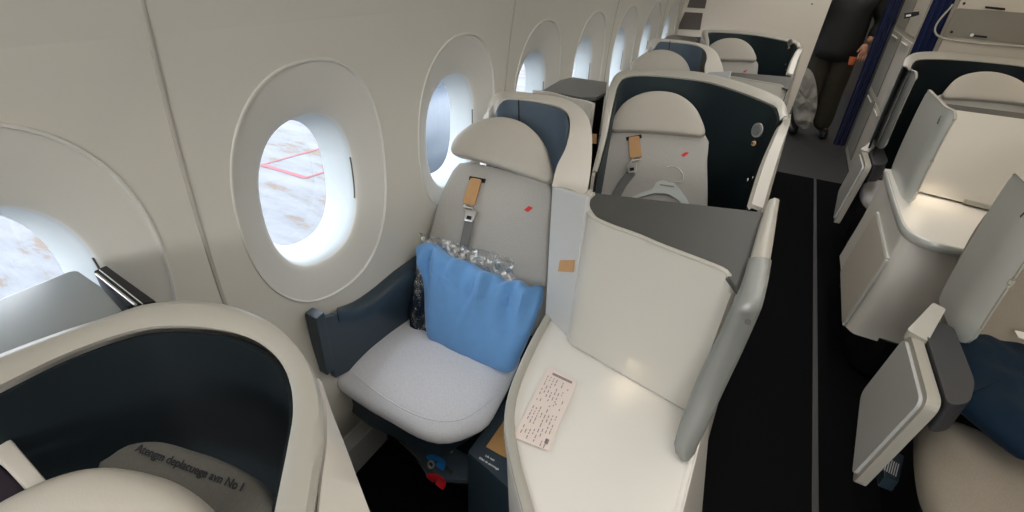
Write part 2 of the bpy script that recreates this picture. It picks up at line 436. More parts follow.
# ------------------------------------------------------------------ window seat with the blue pillow
def disc(name, c, n, r, th, m, parent, rs=None):
    n = V(n).normalized(); u = n.orthogonal().normalized(); w = n.cross(u); N = 24
    return slab(name, [c + (u * math.cos(2 * math.pi * i / N) + w * math.sin(2 * math.pi * i / N)) * r for i in range(N)], n * th, m, parent, r=min(.002, th * .4))
N1 = V((0, -.5, .36)).normalized(); P1 = (V((0, 1.04, .5)), N1)
def off(pl, d): return (pl[0] + pl[1] * d, pl[1])
def AT(pts, **k): return [at(a, b, **k) for a, b in pts]
def rimcurve(pts): return [at(a, b, z=z) for a, b, z in pts]
def wrinkle(a, s1, seed):
    def f(p, s): return a * (noise.noise(V((p.x * s1, p.y * s1, p.z * s1 + seed))))
    return f
def buckle(pl, strap_top, strap_bot, bk, parent, belt_pts):
    """shoulder strap: leather cover, steel buckle, webbing, lying on the plane pl; pixel positions on that plane"""
    a, b = at(*strap_top, pl=off(pl, .006)), at(*strap_bot, pl=off(pl, .012)); d = (b - a).normalized(); s = d.cross(pl[1]).normalized(); n = pl[1]
    w = .023
    slab('strap_slot', [a - d * .006 - s * (w + .006), a + d * .008 - s * (w + .006), a + d * .008 + s * (w + .006), a - d * .006 + s * (w + .008)], n * -.008, BLACK, parent, r=.002)
    slab('leather_sleeve', [a - s * w * .9, b - s * w, b + s * w, a + s * w * .9], n * .008, TAN, parent, r=.002, rc=.008)
    c = at(*bk, pl=off(pl, .014))
    bm = bmesh.new()
    for sg in (-1, 1): sweep('x', [b + s * sg * w * .45, b + s * sg * w * .8 + d * .012, c + s * sg * w * .7 - d * .014], .005, .005, STEEL, bm=bm, n=8)
    sweep('x', [b - s * w * .8 + d * .008, b + s * w * .8 + d * .008], .006, .006, STEEL, bm=bm, n=4)
    bk_ = finish(bm, 'buckle_frame', STEEL, parent)
    bp_ = slab('buckle_plate', [c - d * .018 - s * w * .95, c - d * .018 + s * w * .95, c + d * .020 + s * w * .72, c + d * .020 - s * w * .72], n * .009, STEEL, parent, r=.003, rc=.006)
    slab('release_tab', [c + d * .002 - s * w * .35, c + d * .002 + s * w * .35, c + d * .014 + s * w * .35, c + d * .014 - s * w * .35], n * .012, BLACK, bp_, r=.001)
    P = [c + d * .016] + [at(*q, pl=off(pl, .012)) for q in belt_pts]
    sweep('webbing', P, .034, .004, BELT, parent, n=14, up=n)

t = thing('window_seat', 'grey fabric seat by the window carrying the blue pillow', 'seat', (-.72, 1.1, 0), 'cabin seats')
def box_base(x0, x1, y0, y1, t, z1=.40):
    slab('seat_base', [(x0, y0, .001), (x1, y0, .001), (x1, y1, .001), (x0, y1, .001)], (0, 0, z1 - .001), BLACK, t, r=.02)
cush = [(328, 376), (338, 356), (370, 339), (412, 316), (450, 322), (500, 335), (520, 352), (513, 377), (502, 400), (488, 424), (465, 437), (442, 441), (422, 437), (396, 423), (358, 401)]
puff('seat_cushion', AT(cush, z=.455), FAB_LIT, t, tf=.055, tb=.05, p=2.7, n=(0, 0, 1), disp=wrinkle(.006, 9, 1))
sweep('cushion_seam', [p + V((0, 0, .0)) for p in AT([(352, 372), (385, 398), (425, 418), (462, 419), (494, 398)], z=.507)], .004, .003, FAB_LIT, t, n=30)
slab('seat_frame', AT([(340, 384), (374, 350), (500, 350), (500, 398), (440, 436), (366, 404)], z=.41), (0, 0, -.10), ARM, t, r=.01)
back = [(461, 164), (480, 165), (515, 173), (550, 184), (549, 230), (546, 290), (530, 335), (470, 330), (420, 318), (426, 260), (440, 205), (450, 180)]
puff('backrest', AT(back, pl=P1), FAB, t, tf=.02, tb=.09, p=7, n=N1, disp=wrinkle(.004, 7, 3))
hd = [(453, 154), (454, 142), (465, 130), (482, 121), (503, 118), (524, 124), (540, 138), (549, 158), (551, 182), (530, 177), (500, 167), (470, 158)]
puff('headrest', AT(hd, pl=off(P1, .05)), HEAD, t, tf=.022, tb=.05, p=4.5, n=N1)
buckle(P1_ := off(P1, .022), (477, 179), (469, 205), (471, 216), t, [(467, 232), (464, 246), (458, 275)])
a = at(528, 209, pl=off(P1, .024)); slab('red_accent', AT([(524, 210), (529, 206), (533, 208), (528, 212)], pl=off(P1, .0215)), N1 * .002, RED, t, r=.0005)
box_base(-.90, -.52, .86, 1.30, t); win_seat = t
# under-seat rails, life-vest pocket tags
for pa, pb in (((392, 432), (438, 478)), ((396, 420), (452, 473)), ((428, 437), (452, 452))):
    sweep('seat_rail', [at(*pa, z=.22), at(*pb, z=.22)], .010, .010, SILV if pa[0] == 428 else DGREY, t, n=4)
slab('footwell_shelf', AT([(388, 412), (470, 440), (468, 480), (430, 478)], z=.20), (0, 0, -.02), NAVYL, t, r=.004)
for nm, c, m_ in (('blue_tag', (435, 463), BTAG), ('red_tag', (435, 482), RTAG)):
    p = at(*c, z=.24); bm = bmesh.new()
    rows = [V((p.x - .018, p.y, p.z)), V((p.x - .01, p.y - .004, p.z + .018)), V((p.x + .006, p.y + .004, p.z + .022)), V((p.x + .018, p.y + .01, p.z + .006)), V((p.x + .014, p.y, p.z - .012))]
    sweep('x', rows, .03, .006, m_, bm=bm, n=14, up=V((0, 1, 0))); finish(bm, nm, m_, t)
sweep('tag_ring', [at(428, 464, z=.25), at(431, 461, z=.262), at(434, 465, z=.25), at(431, 468, z=.24)], .006, .006, STEEL, t, n=16, closed=True)

# left armrest of that seat
t = win_seat
ia = AT([(338, 314), (347, 316), (357, 314), (373, 306), (395, 288), (421, 268)], x=-.885)
oa = AT([(337, 308), (346, 304), (357, 298), (373, 286), (395, 268), (421, 250)], x=-.94)
IA, OA = cr(ia, 30), cr(oa, 30)
ap = loft('armrest', [[p + V((0, 0, -.03)) for p in IA], IA, [(a * .7 + b * .3) + V((0, 0, .006)) for a, b in zip(IA, OA)], [(a * .3 + b * .7) + V((0, 0, .006)) for a, b in zip(IA, OA)], OA], ARM, t, t=.004, lin=True, smooth=70)
face = [at(317, 320, x=-.887), at(334, 316, x=-.887)] + [V((-.887, p.y, p.z - .002)) for p in IA] + AT([(424, 330), (400, 345), (336, 378)], x=-.887)
slab('side_panel', face, (-.02, 0, 0), ARM, ap, r=.002)
p = at(316, 319, x=-.885); q = at(334, 309, x=-.93)
slab('end_cap', [p, V((q.x, p.y + .002, p.z)), V((q.x, p.y + .03, p.z + .003)), V((p.x, p.y + .03, p.z + .003))], (0, 0, -.2), ARM, ap, r=.005)

# shell around that seat
t = thing('seat_shell', 'pale-rimmed shell with slate lining behind the blue pillow seat', 'seat shell', (-.7, 1.45, 0), 'seat shells')
outer = [(483, 150, .93), (486, 122, 1.05), (489, 104, 1.12), (497, 93, 1.15), (512, 91, 1.15), (538, 94, 1.15), (566, 99, 1.15), (584, 111, 1.15), (591, 128, 1.14), (592, 150, 1.115), (590, 175, 1.085), (586, 196, 1.055)]
inner = [(491, 150, .93), (494, 122, 1.05), (497, 108, 1.12), (503, 99, 1.15), (515, 98, 1.15), (538, 101, 1.15), (558, 106, 1.15), (568, 114, 1.148), (570, 128, 1.14), (566, 147, 1.115), (557, 166, 1.085), (552, 186, 1.055)]
O1, I1 = cr(rimcurve(outer), 60), cr(rimcurve(inner), 60)
mid = [(a + b) / 2 + V((0, 0, .006)) for a, b in zip(O1, I1)]
loft('rim', [O1, mid, I1], BEIGE, t, t=.006, lin=True)
loft('outer_wall', [[p + V((0, 0, -.012)) for p in O1], drop(O1, .72)], BEIGE, t, t=.012, lin=True)
I1s = I1[:42]; c1 = sum(I1s, V((0, 0, 0))) / len(I1s)
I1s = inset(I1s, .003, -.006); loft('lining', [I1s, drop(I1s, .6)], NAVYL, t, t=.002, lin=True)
A, B = at(545, 315, z=.7), at(568, 337, z=.7)
nab = V((B.y - A.y, A.x - B.x, 0)).normalized()
if nab.y > 0: nab = -nab
PA = (A, nab)
pp = AT([(552, 187), (586, 197), (569, 337), (545, 316)], pl=PA)
slab('front_post', pp, -nab * .015, GREYP, t, r=.004)
slab('slit_line', [at(518.3, 100, pl=((0, 1.46, 0), (0, -1, 0))), at(519.3, 100, pl=((0, 1.46, 0), (0, -1, 0))), at(519.8, 128, pl=((0, 1.46, 0), (0, -1, 0))), at(518.8, 128, pl=((0, 1.46, 0), (0, -1, 0)))], (0, -.002, 0), BLACK, t, r=0)
slab('leather_tab', AT([(561, 260), (575, 260), (574, 272), (559, 271)], pl=off(PA, .0)), nab * .004, TAN, t, r=.001, rc=.002)

# pillow and wrapped blanket
PP = (V((0, 1.03, .515)), V((0, -.23, .15)).normalized())
pil = [(420, 248), (432, 243), (452, 256), (470, 262), (486, 271), (498, 274), (508, 281), (519, 280), (528, 285), (536, 290), (542, 286), (543, 300), (532, 330), (521, 355), (511, 372), (490, 366), (460, 354), (440, 343), (430, 337), (427, 310), (426, 285), (422, 262)]
def pfold(p, s):
    a = noise.noise(V((p.x * 20 + p.z * 6, p.z * 3, 2))) * .030 + noise.noise(V((p.x * 42, p.z * 10, 7))) * .012
    k = max(0, (p.z - .58) / .10)
    return a * min(1.2, .12 + k) * (1 if s < .98 else .4)
puff('pillow', AT(pil, pl=off(PP, .03)), BLUE, None, tf=.055, tb=.03, p=3.0, N=140, K=18, n=PP[1], disp=pfold)
o = C.objects['pillow']; tag(o, 'blue pillow leaning against the grey backrest near the window', 'pillow')
t = thing('blanket', 'navy blanket in clear wrap tucked beside the blue pillow', 'blanket', (-.9, 1.05, .53))
PB = off(PP, .015)
puff('folded_blanket', AT([(417, 262), (412, 290), (410, 318), (416, 336), (434, 346), (455, 335), (450, 275), (432, 262)], pl=PB), NAVYB, t, tf=.02, tb=.02, p=3, n=PP[1], disp=wrinkle(.01, 30, 5))
def crumple(name, quad, nu, nv, amp, parent, m, nrm, seed=0):
    bm = bmesh.new(); a, b, c, d = [V(q) for q in quad]; g = []
    for i in range(nu + 1):
        row = []
        for j in range(nv + 1):
            u, v = i / nu, j / nv; p = a.lerp(b, u).lerp(d.lerp(c, u), v)
            p += nrm * amp * (noise.noise(p * 22 + V((seed, 0, 0))) + .6 * noise.noise(p * 60))
            if v == 1 or v == 0 or u == 1: p += V((.004, 0, .006)) * noise.noise(p * 45)
            row.append(bm.verts.new(p))
        g.append(row)
    for i in range(nu):
        for j in range(nv): bm.faces.new((g[i][j], g[i + 1][j], g[i + 1][j + 1], g[i][j + 1]))
    return finish(bm, name, m, parent, smooth=25)
crumple('plastic_wrap', AT([(421, 233), (513, 258), (514, 288), (422, 262)], pl=off(PP, .03)), 46, 16, .018, t, PLAST, PP[1])
crumple('wrap_side', AT([(419, 240), (431, 246), (428, 335), (411, 325)], pl=off(PP, .045)), 12, 30, .010, t, WRAPC, PP[1], 4)

# literature pocket beside the seat
t = thing('side_pocket', 'navy pocket unit with white lettering and wood inlay by the console', 'pocket unit', (-.42, .72, 0))
tp = AT([(468, 452), (506, 398), (520, 512), (505, 500)], z=.42)
tpw = AT([(467, 451), (507, 397), (530, 400), (530, 500), (506, 486)], z=.42)
slab('housing', tpw, (0, 0, -.38), ARM, t, r=.01)
slab('wood_inlay', AT([(486, 447), (506, 418), (520, 420), (515, 462), (500, 455)], z=.4215), (0, 0, .002), WOOD, t, r=.0005)
e0, e1 = at(482, 458, z=.421), at(500, 469, z=.421)
for k in range(2):
    q0 = at(481 + k * -1, 453 + k * 5, z=.4215); q1 = at(499 - k * 1, 463 + k * 6, z=.4215)
    lettering('lettering', ('Life vest', 'Gilet de sauvetage')[k], .0085, (q0 + q1) / 2, q1 - q0, (0, 0, 1), WTXT, t)

# ------------------------------------------------------------------ console beside the pillow seat, with the privacy panel
t = thing('side_console', 'long white console with curved left edge and a paper card on top', 'console', (-.15, .7, 0), 'consoles')
ZC = .70
left = [(548, 311), (530, 343), (513, 380), (505, 410), (505, 435), (510, 465), (518, 497), (530, 540), (548, 590), (570, 640)]
right_ = [(742, 310), (715, 370), (690, 430), (672, 480), (655, 530), (640, 580), (622, 640)]
Lp = cr(AT(left, z=ZC), 40); Rp = cr([V((p.x, p.y, ZC)) for p in AT(right_, z=ZC)], 20)
Rp = [V((.045, p.y, ZC)) for p in Rp]
backL, backR = V((-.30, 1.02, ZC)), V((.045, 1.14, ZC))
outline = Lp + Rp[::-1] + [backR, backL]
slab('worktop', outline, (0, 0, -.02), WHITE, t, r=0)
bm = bmesh.new(); sweep('x', [(.048, 1.12, ZC - .005), (.048, .7, ZC - .005), (.048, .2, ZC - .005)], .016, .014, WHITE, bm=bm, n=6); finish(bm, 'aisle_edge_trim', WHITE, t)
# raised edge along the curved side
bm = bmesh.new(); ins = []
for i, p in enumerate(Lp):
    T = (Lp[min(i + 1, len(Lp) - 1)] - Lp[max(i - 1, 0)]).normalized(); s = V((-T.y, T.x, 0)); s = s if s.x > 0 else -s; ins.append(p + s * .011)
sweep('x', [p + V((0, 0, .003)) for p in ins], .022, .014, RIM, bm=bm, n=60); finish(bm, 'edge_trim', RIM, t)
loft('side_skin', [[p + V((.004, 0, -.016)) for p in Lp], [V((p.x + .03, p.y, .35)) for p in Lp], [V((p.x + .05, p.y, .06)) for p in Lp]], WHITE, t, t=.01, lin=True)
yf = [1.14, .95, .8, .65, .5, .35, .2]
loft('aisle_skin', [[V((.048, y, ZC - .004)) for y in yf], [V((.075, y, .45)) for y in yf], [V((.15, y, .03)) for y in yf]], WHITE, t, t=-.01, n=12)
bm = bmesh.new(); sweep('x', [V((.064, y, .56)) for y in yf], .005, .006, DGREY, bm=bm, n=8); finish(bm, 'seam_line', DGREY, t)
slab('inner_core', [(-.15, .3, .03), (.06, .3, .03), (.06, 1.1, .03), (-.28, 1.0, .03), (-.26, .75, .03)], (0, 0, .6), BLACK, t, r=0)

t = thing('privacy_panel', 'tall curved white panel with a dark grey top on the white console', 'panel', (-.15, .95, .7))
ZT = 1.06
topc = [(590, 192), (585, 197), (584, 206), (592, 218), (610, 227), (635, 236), (661, 247), (700, 262), (722, 271)]
botc = [(588, 322), (572, 330), (568, 338), (573, 345), (590, 355), (612, 368), (640, 384), (668, 400), (688, 412)]
# the panel stands almost upright: foot traced on the worktop, head on the housing edge
tz = [ZT] * 9
topc += [(727, 275), (731, 283), (731, 294)]; tz += [1.055, 1.045, 1.025]
botc += [(689, 412.3), (690, 412.6), (690, 413)]
Tp = cr(rimcurve([(a, b, z) for (a, b), z in zip(topc, tz)]), 44)
B0 = AT(botc, z=ZC + .005)
# walk both curves together
def param(c, n): 
    out = []
    for i in range(n):
        u = i / (n - 1) * (len(c) - 1); k = min(int(u), len(c) - 2); out.append(c[k].lerp(c[k + 1], u - k))
    return out
Tq = param(cr(rimcurve([(a, b, z) for (a, b), z in zip(topc, tz)]), 100), 48)
Bq = []
Lb = cr(B0[:9], 100)
xa, xb = Tq[0], None
tot = [0]
for p, q in zip(Tq, Tq[1:]): tot.append(tot[-1] + V((q.x - p.x, q.y - p.y)).length)
for d in tot: Bq.append(param(Lb, 400)[min(399, int(399 * d / tot[-1]))])
K = 8
rows = [[a.lerp(b, k / K) for a, b in zip(Tq, Bq)] for k in range(K + 1)]
loft('front_panel', rows, PANEL, t, t=.014, lin=True)
Tp = Tq[:-4]
edge = [p + V((0, .003, .002)) for p in rows[0]]
bm = bmesh.new(); sweep('x', edge, .012, .008, RIM, bm=bm, n=60); finish(bm, 'top_edge', RIM, t)
dt = AT([(591, 191), (767, 211)], z=ZT) + [at(741, 291, z=ZT)] + [V((p.x, p.y + .004, ZT)) for p in Tp[::-1][:-3]]
slab('dark_top', [V((p.x, p.y, ZT - .004)) for p in dt], (0, 0, -.012), DGREY, t, r=.002)
q = [V((p.x, p.y, ZC)) for p in (at(590, 195, z=ZT), at(765, 213, z=ZT))]
slab('back_housing', [(q[0].x + .01, q[0].y, ZC), (q[1].x - .01, q[1].y, ZC), (q[1].x - .01, q[1].y - .03, ZC), (q[0].x + .01, q[0].y - .03, ZC)], (0, 0, ZT - ZC - .016), BLACK, t, r=.004)

# aisle-side wing plate beside the panel
t = thing('wing_plate', 'pale rounded wing plate standing on the aisle edge of the white console', 'wing plate', (.06, 1.0, .7), 'wing plates')
fl = [(742, 293, 1.07), (735, 306, 1.03), (715, 345, .93), (697, 382, .84), (682, 418, .77), (676, 443, .725)]
fr = [(763, 297, 1.07), (757, 312, 1.03), (741, 345, .95), (722, 385, .86), (705, 424, .78), (692, 453, .725)]
FL, FR = rimcurve(fl), rimcurve(fr)
tl = at(763, 214, z=1.07); tr = at(778, 203, z=1.07)
ywf = 1.24
wi_ = [(768, 201, 1.07), (761, 220, 1.07), (752, 252, 1.07), (742, 290, 1.07), (733, 311, 1.04), (715, 350, .94), (697, 386, .85), (683, 421, .775), (676, 441, .735), (677, 452, .715), (682, 459, .705)]
wo_ = [(779.5, 200.5, 1.07), (776.5, 220, 1.07), (772, 250, 1.07), (763, 297, 1.07), (755, 319, 1.03), (740, 353, .95), (723, 389, .86), (706, 426, .78), (696, 446, .735), (693, 454, .715), (688, 459, .705)]
WI1, WO1 = cr(rimcurve(wi_), 50), cr(rimcurve(wo_), 50)
def bul(k, b): return [p.lerp(q, k) + V((0, -b * min(1, max(0, (i - 16) / 6)), b * (1 if i < 20 else .3))) for i, (p, q) in enumerate(zip(WI1, WO1))]
def bk(c, dy):
    out = []
    for i, p in enumerate(c):
        k = min(1, max(0, (i - 8) / 18)); k = k * k * (3 - 2 * k); out.append(p + V((0, dy * k, -.02 * (1 - k))))
    return out
WC6 = [bk(WI1, .03), WI1, bul(.12, .004), bul(.5, .008), bul(.88, .004), WO1, bk(WO1, .03)]
loft('rim', [c[:20] for c in WC6], RIM, t, t=.003, lin=True, smooth=70)
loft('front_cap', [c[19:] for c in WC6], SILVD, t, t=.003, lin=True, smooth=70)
x0 = .034
slab('plate', [(x0, 1.22, 1.05), (x0, .88, 1.05), (x0, .87, .98), (x0, .84, .72), (x0, 1.22, .72)], (.028, 0, 0), BEIGE, t, r=.005)
disc('screw_cap', at(748, 322, y=.76), (0, -1, .3), .005, .002, DGREY, t)

# paper card
card = AT([(548, 367), (578, 381), (548, 451), (513, 437)], z=ZC + .004)
t = tag(slab('paper_card', fillet(card, .006), (0, 0, .0012), PAPER, None, r=0), 'printed pale pink paper card lying on the white console', 'card')
cu_ = card[1] - card[0]; cvv = card[3] - card[0]
def cp(u, v): return card[0] + cu_ * u + cvv * v + V((0, 0, .0018))
bm = bmesh.new()
def mark(u0, v0, u1, v1):
    bm.faces.new([bm.verts.new(cp(a, b)) for a, b in ((u0, v0), (u1, v0), (u1, v1), (u0, v1))])
random.seed(7)
for u in (.12, .22, .32, .42, .52, .62, .72, .82):
    v = .12
    while v < .93:
        L = random.uniform(.015, .05)
        if random.random() < .68 and not (.47 < v < .53): mark(u, v, u + .026, min(.95, v + L))
        v += L + random.uniform(.01, .03)
mark(.22, .05, .86, .085); mark(.80, .84, .90, .90); mark(.52, .48, .56, .495); mark(.66, .42, .70, .435); finish(bm, 'printed_lines', INK, t)

# ------------------------------------------------------------------ aisle-side seat behind the panel
N2 = V((0.02, -.5, .36)).normalized(); P2 = (V((0, 1.62, .5)), N2)
t = thing('aisle_seat', 'grey seat with beige rounded headrest and a pale hanger lying on it', 'seat', (-.3, 1.7, 0), 'cabin seats')
back = [(613, 128), (655, 131), (704, 135), (707, 165), (707, 215), (700, 260), (590, 250), (585, 215), (596, 175), (605, 148)]
puff('backrest', AT(back, pl=P2), FAB, t, tf=.02, tb=.08, p=8, n=N2, disp=wrinkle(.003, 7, 9))
hd = [(612, 131), (614, 118), (624, 104), (640, 95), (658, 92), (677, 95), (692, 105), (701, 119), (704, 136), (680, 135), (655, 133), (630, 132)]
puff('headrest', AT(hd, pl=off(P2, .03)), HEAD, t, tf=.022, tb=.05, p=4.5, n=N2)
buckle(off(P2, .02), (634, 137), (636, 158), (632, 168), t, [(624, 182), (616, 196), (605, 215)])
slab('red_accent', AT([(681, 155), (686, 152), (689, 153), (684, 157)], pl=off(P2, .0215)), N2 * .002, RED, t, r=.0005)
puff('seat_cushion', [(-.5, 1.25, .45), (-.02, 1.25, .45), (-.02, 1.66, .45), (-.5, 1.68, .45)], FAB_LIT, t, tf=.05, tb=.05, p=4, n=(0, 0, 1))
box_base(-.47, -.05, 1.3, 1.9, t, z1=.39)
seat2 = t
th_ = thing('clothes_hanger', 'pale plastic clothes hanger lying on the grey seat behind the panel', 'hanger', at(665, 185, pl=off(P2, .03)))
PH = off(P2, .032)
bm = bmesh.new()
body = AT([(628, 199), (640, 193), (652, 189), (656, 182), (663, 180), (673, 182), (679, 188), (687, 199), (694, 212), (688, 212), (678, 200), (668, 194), (655, 193), (640, 197), (622, 204)], pl=PH)
slab('hanger_body', body, N2 * -.006, HANGM, th_, r=.002)
sweep('hook', AT([(668, 181), (675, 182), (682, 181), (683, 175), (679, 169), (672, 166), (667, 167)], pl=PH), .004, .004, STEEL, th_, n=24, up=N2)
slab('printed_mark', AT([(660, 184), (674, 186), (674, 187.3), (660, 185.3)], pl=off(PH, .001)), N2 * .0006, INK, th_, r=0)

t = thing('seat_shell', 'wide navy-lined shell with a pale rim around the seat with the hanger', 'seat shell', (-.3, 2.0, 0), 'seat shells')
outer = [(592, 172, .95), (600, 140, 1.03), (606, 105, 1.12), (611, 82, 1.15), (622, 71, 1.15), (650, 69, 1.15), (700, 72, 1.15), (740, 82, 1.15), (775, 95, 1.15), (785, 104, 1.15), (788, 116, 1.14)]
inner = [(597, 172, .95), (606, 140, 1.03), (613, 105, 1.12), (619, 84, 1.15), (629, 76, 1.15), (652, 75, 1.15), (700, 80, 1.15), (736, 90, 1.15), (771, 104, 1.15), (778, 111, 1.15), (780, 120, 1.14)]
O2, I2 = cr(rimcurve(outer), 60), cr(rimcurve(inner), 60)
mid = [(a + b) / 2 + V((0, 0, .006)) for a, b in zip(O2, I2)]
loft('rim', [O2, mid, I2], RIM, t, t=.006, lin=True)
loft('outer_wall', [[p + V((0, 0, -.012)) for p in O2], drop(O2, .05)], BEIGE, t, t=.01, lin=True)
Li = inset(I2, .003, -.006); loft('lining', [Li, drop(Li, .45)], NAVY_LIT, t, t=.002, lin=True)
# side wing of the shell towards the aisle
wi = [(785, 121, 1.14), (777, 128, 1.13), (771, 140, 1.12), (759, 168, 1.09), (747, 206, 1.06)]
wo = [(791, 114, 1.14), (790, 123, 1.13), (783, 142, 1.12), (774, 170, 1.09), (763, 208, 1.06)]
WI, WO = cr(rimcurve(wi), 24), cr(rimcurve(wo), 24)
loft('wing_rim', [WI, [(a * .75 + b * .25) + V((0, 0, .007)) for a, b in zip(WI, WO)], WO], RIM, t, t=.012, lin=True)
loft('wing_lining', [[p + V((0, 0, -.01)) for p in WI], drop(WI, .45)], NAVY_LIT, t, t=.006, lin=True)
loft('wing_skin', [[p + V((0, 0, -.01)) for p in WO], [V((p.x + .03, p.y, .5)) for p in WO], [V((p.x + .08, p.y, .03)) for p in WO]], BEIGE, t, t=.006, lin=True)
# reading light and small control on the lining
p = at(765, 130, x=.02); dd = V((-1, -.35, .2)).normalized()
PL = (at(766, 131, z=1.06) + V((-.01, -.02, 0)), dd)
shell2 = t
wc = WI[9]; 
# interior direction of the wing lining
wd = (WI[12] - WI[6]); wn = V((wd.y, -wd.x, 0)).normalized(); wn = wn if wn.x < 0 else -wn
PW = (WI[9] + wn * .008, wn)
wl = V((-.72, -.68, .12)).normalized(); c = at(765, 131, pl=PW) + wl * .022; rl = disc('reading_light', c, wl, .018, .005, SILVD, t); disc('light_lens', c + wl * .006, wl, .013, .002, BOXT, rl)
c = at(760, 144, pl=PW) + wl * .018; kn = disc('control_knob', c, wl, .0065, .004, TAN, t); disc('knob_cap', c + wl * .005, wl, .0035, .002, DGREY, kn)
c = at(748, 180, pl=PW); disc('socket', c, wn, .004, .002, STEEL, t)
c = at(753, 178, pl=PW); disc('socket', c, wn, .004, .002, STEEL, t)

# black ledge unit between the window and that seat
t = thing('ledge_unit', 'black ledge cabinet with a beige front between the windows and seats', 'cabinet', (-.75, 2.05, 0), 'ledge cabinets')
lt = AT([(543, 90), (560, 80), (573, 77), (607, 82), (606, 92), (596, 97), (580, 97)], z=1.10)
slab('ledge_top', lt, (0, 0, -.015), BOXT, t, r=.003)
slab('ledge_body', [V((p.x, p.y, 1.084)) + (V((-.75, 2.05, 1.084)) - V((p.x, p.y, 1.084))) * .03 for p in lt], (0, 0, -1.08), BLACK, t, r=.003)
fc = AT([(536, 89), (552, 90), (574, 96), (590, 99), (598, 102)], z=1.10); fy = [p + V((0, -.03, 0)) for p in fc]
loft('front_panel', [fy, drop(fy, .7), drop(fy, .2)], BEIGE, t, t=.015, n=20)
slab('leather_tab', [at(587, 133, y=1.80), at(597, 134, y=1.80), at(597, 144, y=1.80), at(587, 142, y=1.80)], (0, -.004, 0), TAN, t, r=.001)
ledge2 = t

# ------------------------------------------------------------------ nearest seat, lower left
t = thing('seat_shell', 'nearest big curved shell with beige rim and black lining, lower left', 'seat shell', (-.5, .2, 0), 'seat shells')
ZR = 1.1
outer = [(-60, 385), (0, 357), (60, 335), (110, 319), (150, 306), (200, 302), (240, 310), (276, 327), (300, 350), (315, 375), (323, 405), (323, 440), (317, 480), (312, 515), (305, 560)]
inner = [(-60, 415), (0, 385), (60, 356), (110, 337), (150, 327), (190, 326), (228, 331), (258, 342), (279, 360), (290, 383), (293, 412), (288, 445), (281, 480), (274, 515), (266, 560)]
O0, I0 = cr(AT(outer, z=ZR), 70), cr(AT(inner, z=ZR), 70)
m0 = [a * .62 + b * .38 + V((0, 0, .010)) for a, b in zip(O0, I0)]; m1 = [a * .88 + b * .12 + V((0, 0, .008)) for a, b in zip(O0, I0)]; m2 = [a * .2 + b * .8 + V((0, 0, .005)) for a, b in zip(O0, I0)]
loft('rim', [O0, m1, m0, m2, I0], RIM, t, t=.007, lin=True)
skin_b = [V((p.x, p.y, .05)) for p in O0]
loft('outer_wall', [[p + V((0, 0, -.006)) for p in O0], skin_b], BEIGE, t, t=.008, lin=True)
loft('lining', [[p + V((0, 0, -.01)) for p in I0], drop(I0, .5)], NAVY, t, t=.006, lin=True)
# flared outer face towards the footwell of the pillow seat
ff_t = AT([(318, 378), (326, 402), (327, 440), (322, 480), (318, 520), (312, 570)], z=ZR - .004)
ff_o = AT([(322, 382), (332, 412), (345, 445), (358, 480), (373, 520), (392, 570)], z=ZR - .03)
loft('side_face', [ff_t, ff_o, [V((p.x, p.y, .05)) for p in ff_o]], BEIGE, t, t=.006, n=24)
sb = AT([(0, 428), (0, 462), (34, 500), (52, 490)], z=.88)
slab('inner_ledge', AT([(-30, 400), (-30, 436), (0, 461), (36, 500), (54, 489), (0, 426)], z=1.03), (0, 0, -.02), BEIGE, t, r=.004)
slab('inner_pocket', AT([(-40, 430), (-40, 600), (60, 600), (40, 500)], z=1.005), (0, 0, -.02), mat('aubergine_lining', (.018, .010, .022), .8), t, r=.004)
shell0 = t
t = thing('window_seat', 'nearest seat with beige headrest over a grey lettered cover, lower left', 'seat', (-.5, 0, 0), 'cabin seats')
nh = V((.1, -.55, .8)).normalized()
PH0 = (at(110, 480, z=1.06), nh)
hd0 = [(-40, 540), (0, 507), (30, 490), (60, 477), (90, 469), (115, 468), (145, 474), (172, 484), (195, 500), (212, 520), (225, 560), (100, 620), (-20, 600)]
puff('headrest', AT(hd0, pl=PH0), HEAD, t, tf=.03, tb=.05, p=2.6, n=nh)
PC = (at(200, 470, z=.96), V((.15, -.4, .9)).normalized())
cv0 = [(100, 470), (110, 459), (128, 447), (145, 443), (165, 443), (190, 450), (220, 460), (248, 474), (268, 492), (280, 515), (290, 560), (200, 560), (140, 500)]
puff('lettered_cover', AT(cv0, pl=PC), weave('grey_cover_fabric', (.19, .185, .165)), t, tf=.02, tb=.06, p=3, n=PC[1])
q0, q1 = at(233, 484, pl=off(PC, .0212)), at(146, 451, pl=off(PC, .0212))
lettering('lettering', 'Atengm deplacuege avn No I', .0138, (q0 + q1) / 2, q0 - q1, PC[1], DINK, t)
box_base(-.7, -.25, -.6, .05, t)
puff('seat_cushion', [(-.78, -.6, .45), (-.25, -.6, .45), (-.25, -.05, .45), (-.75, -.05, .45)], FAB_LIT, t, tf=.05, tb=.05, p=4, n=(0, 0, 1))

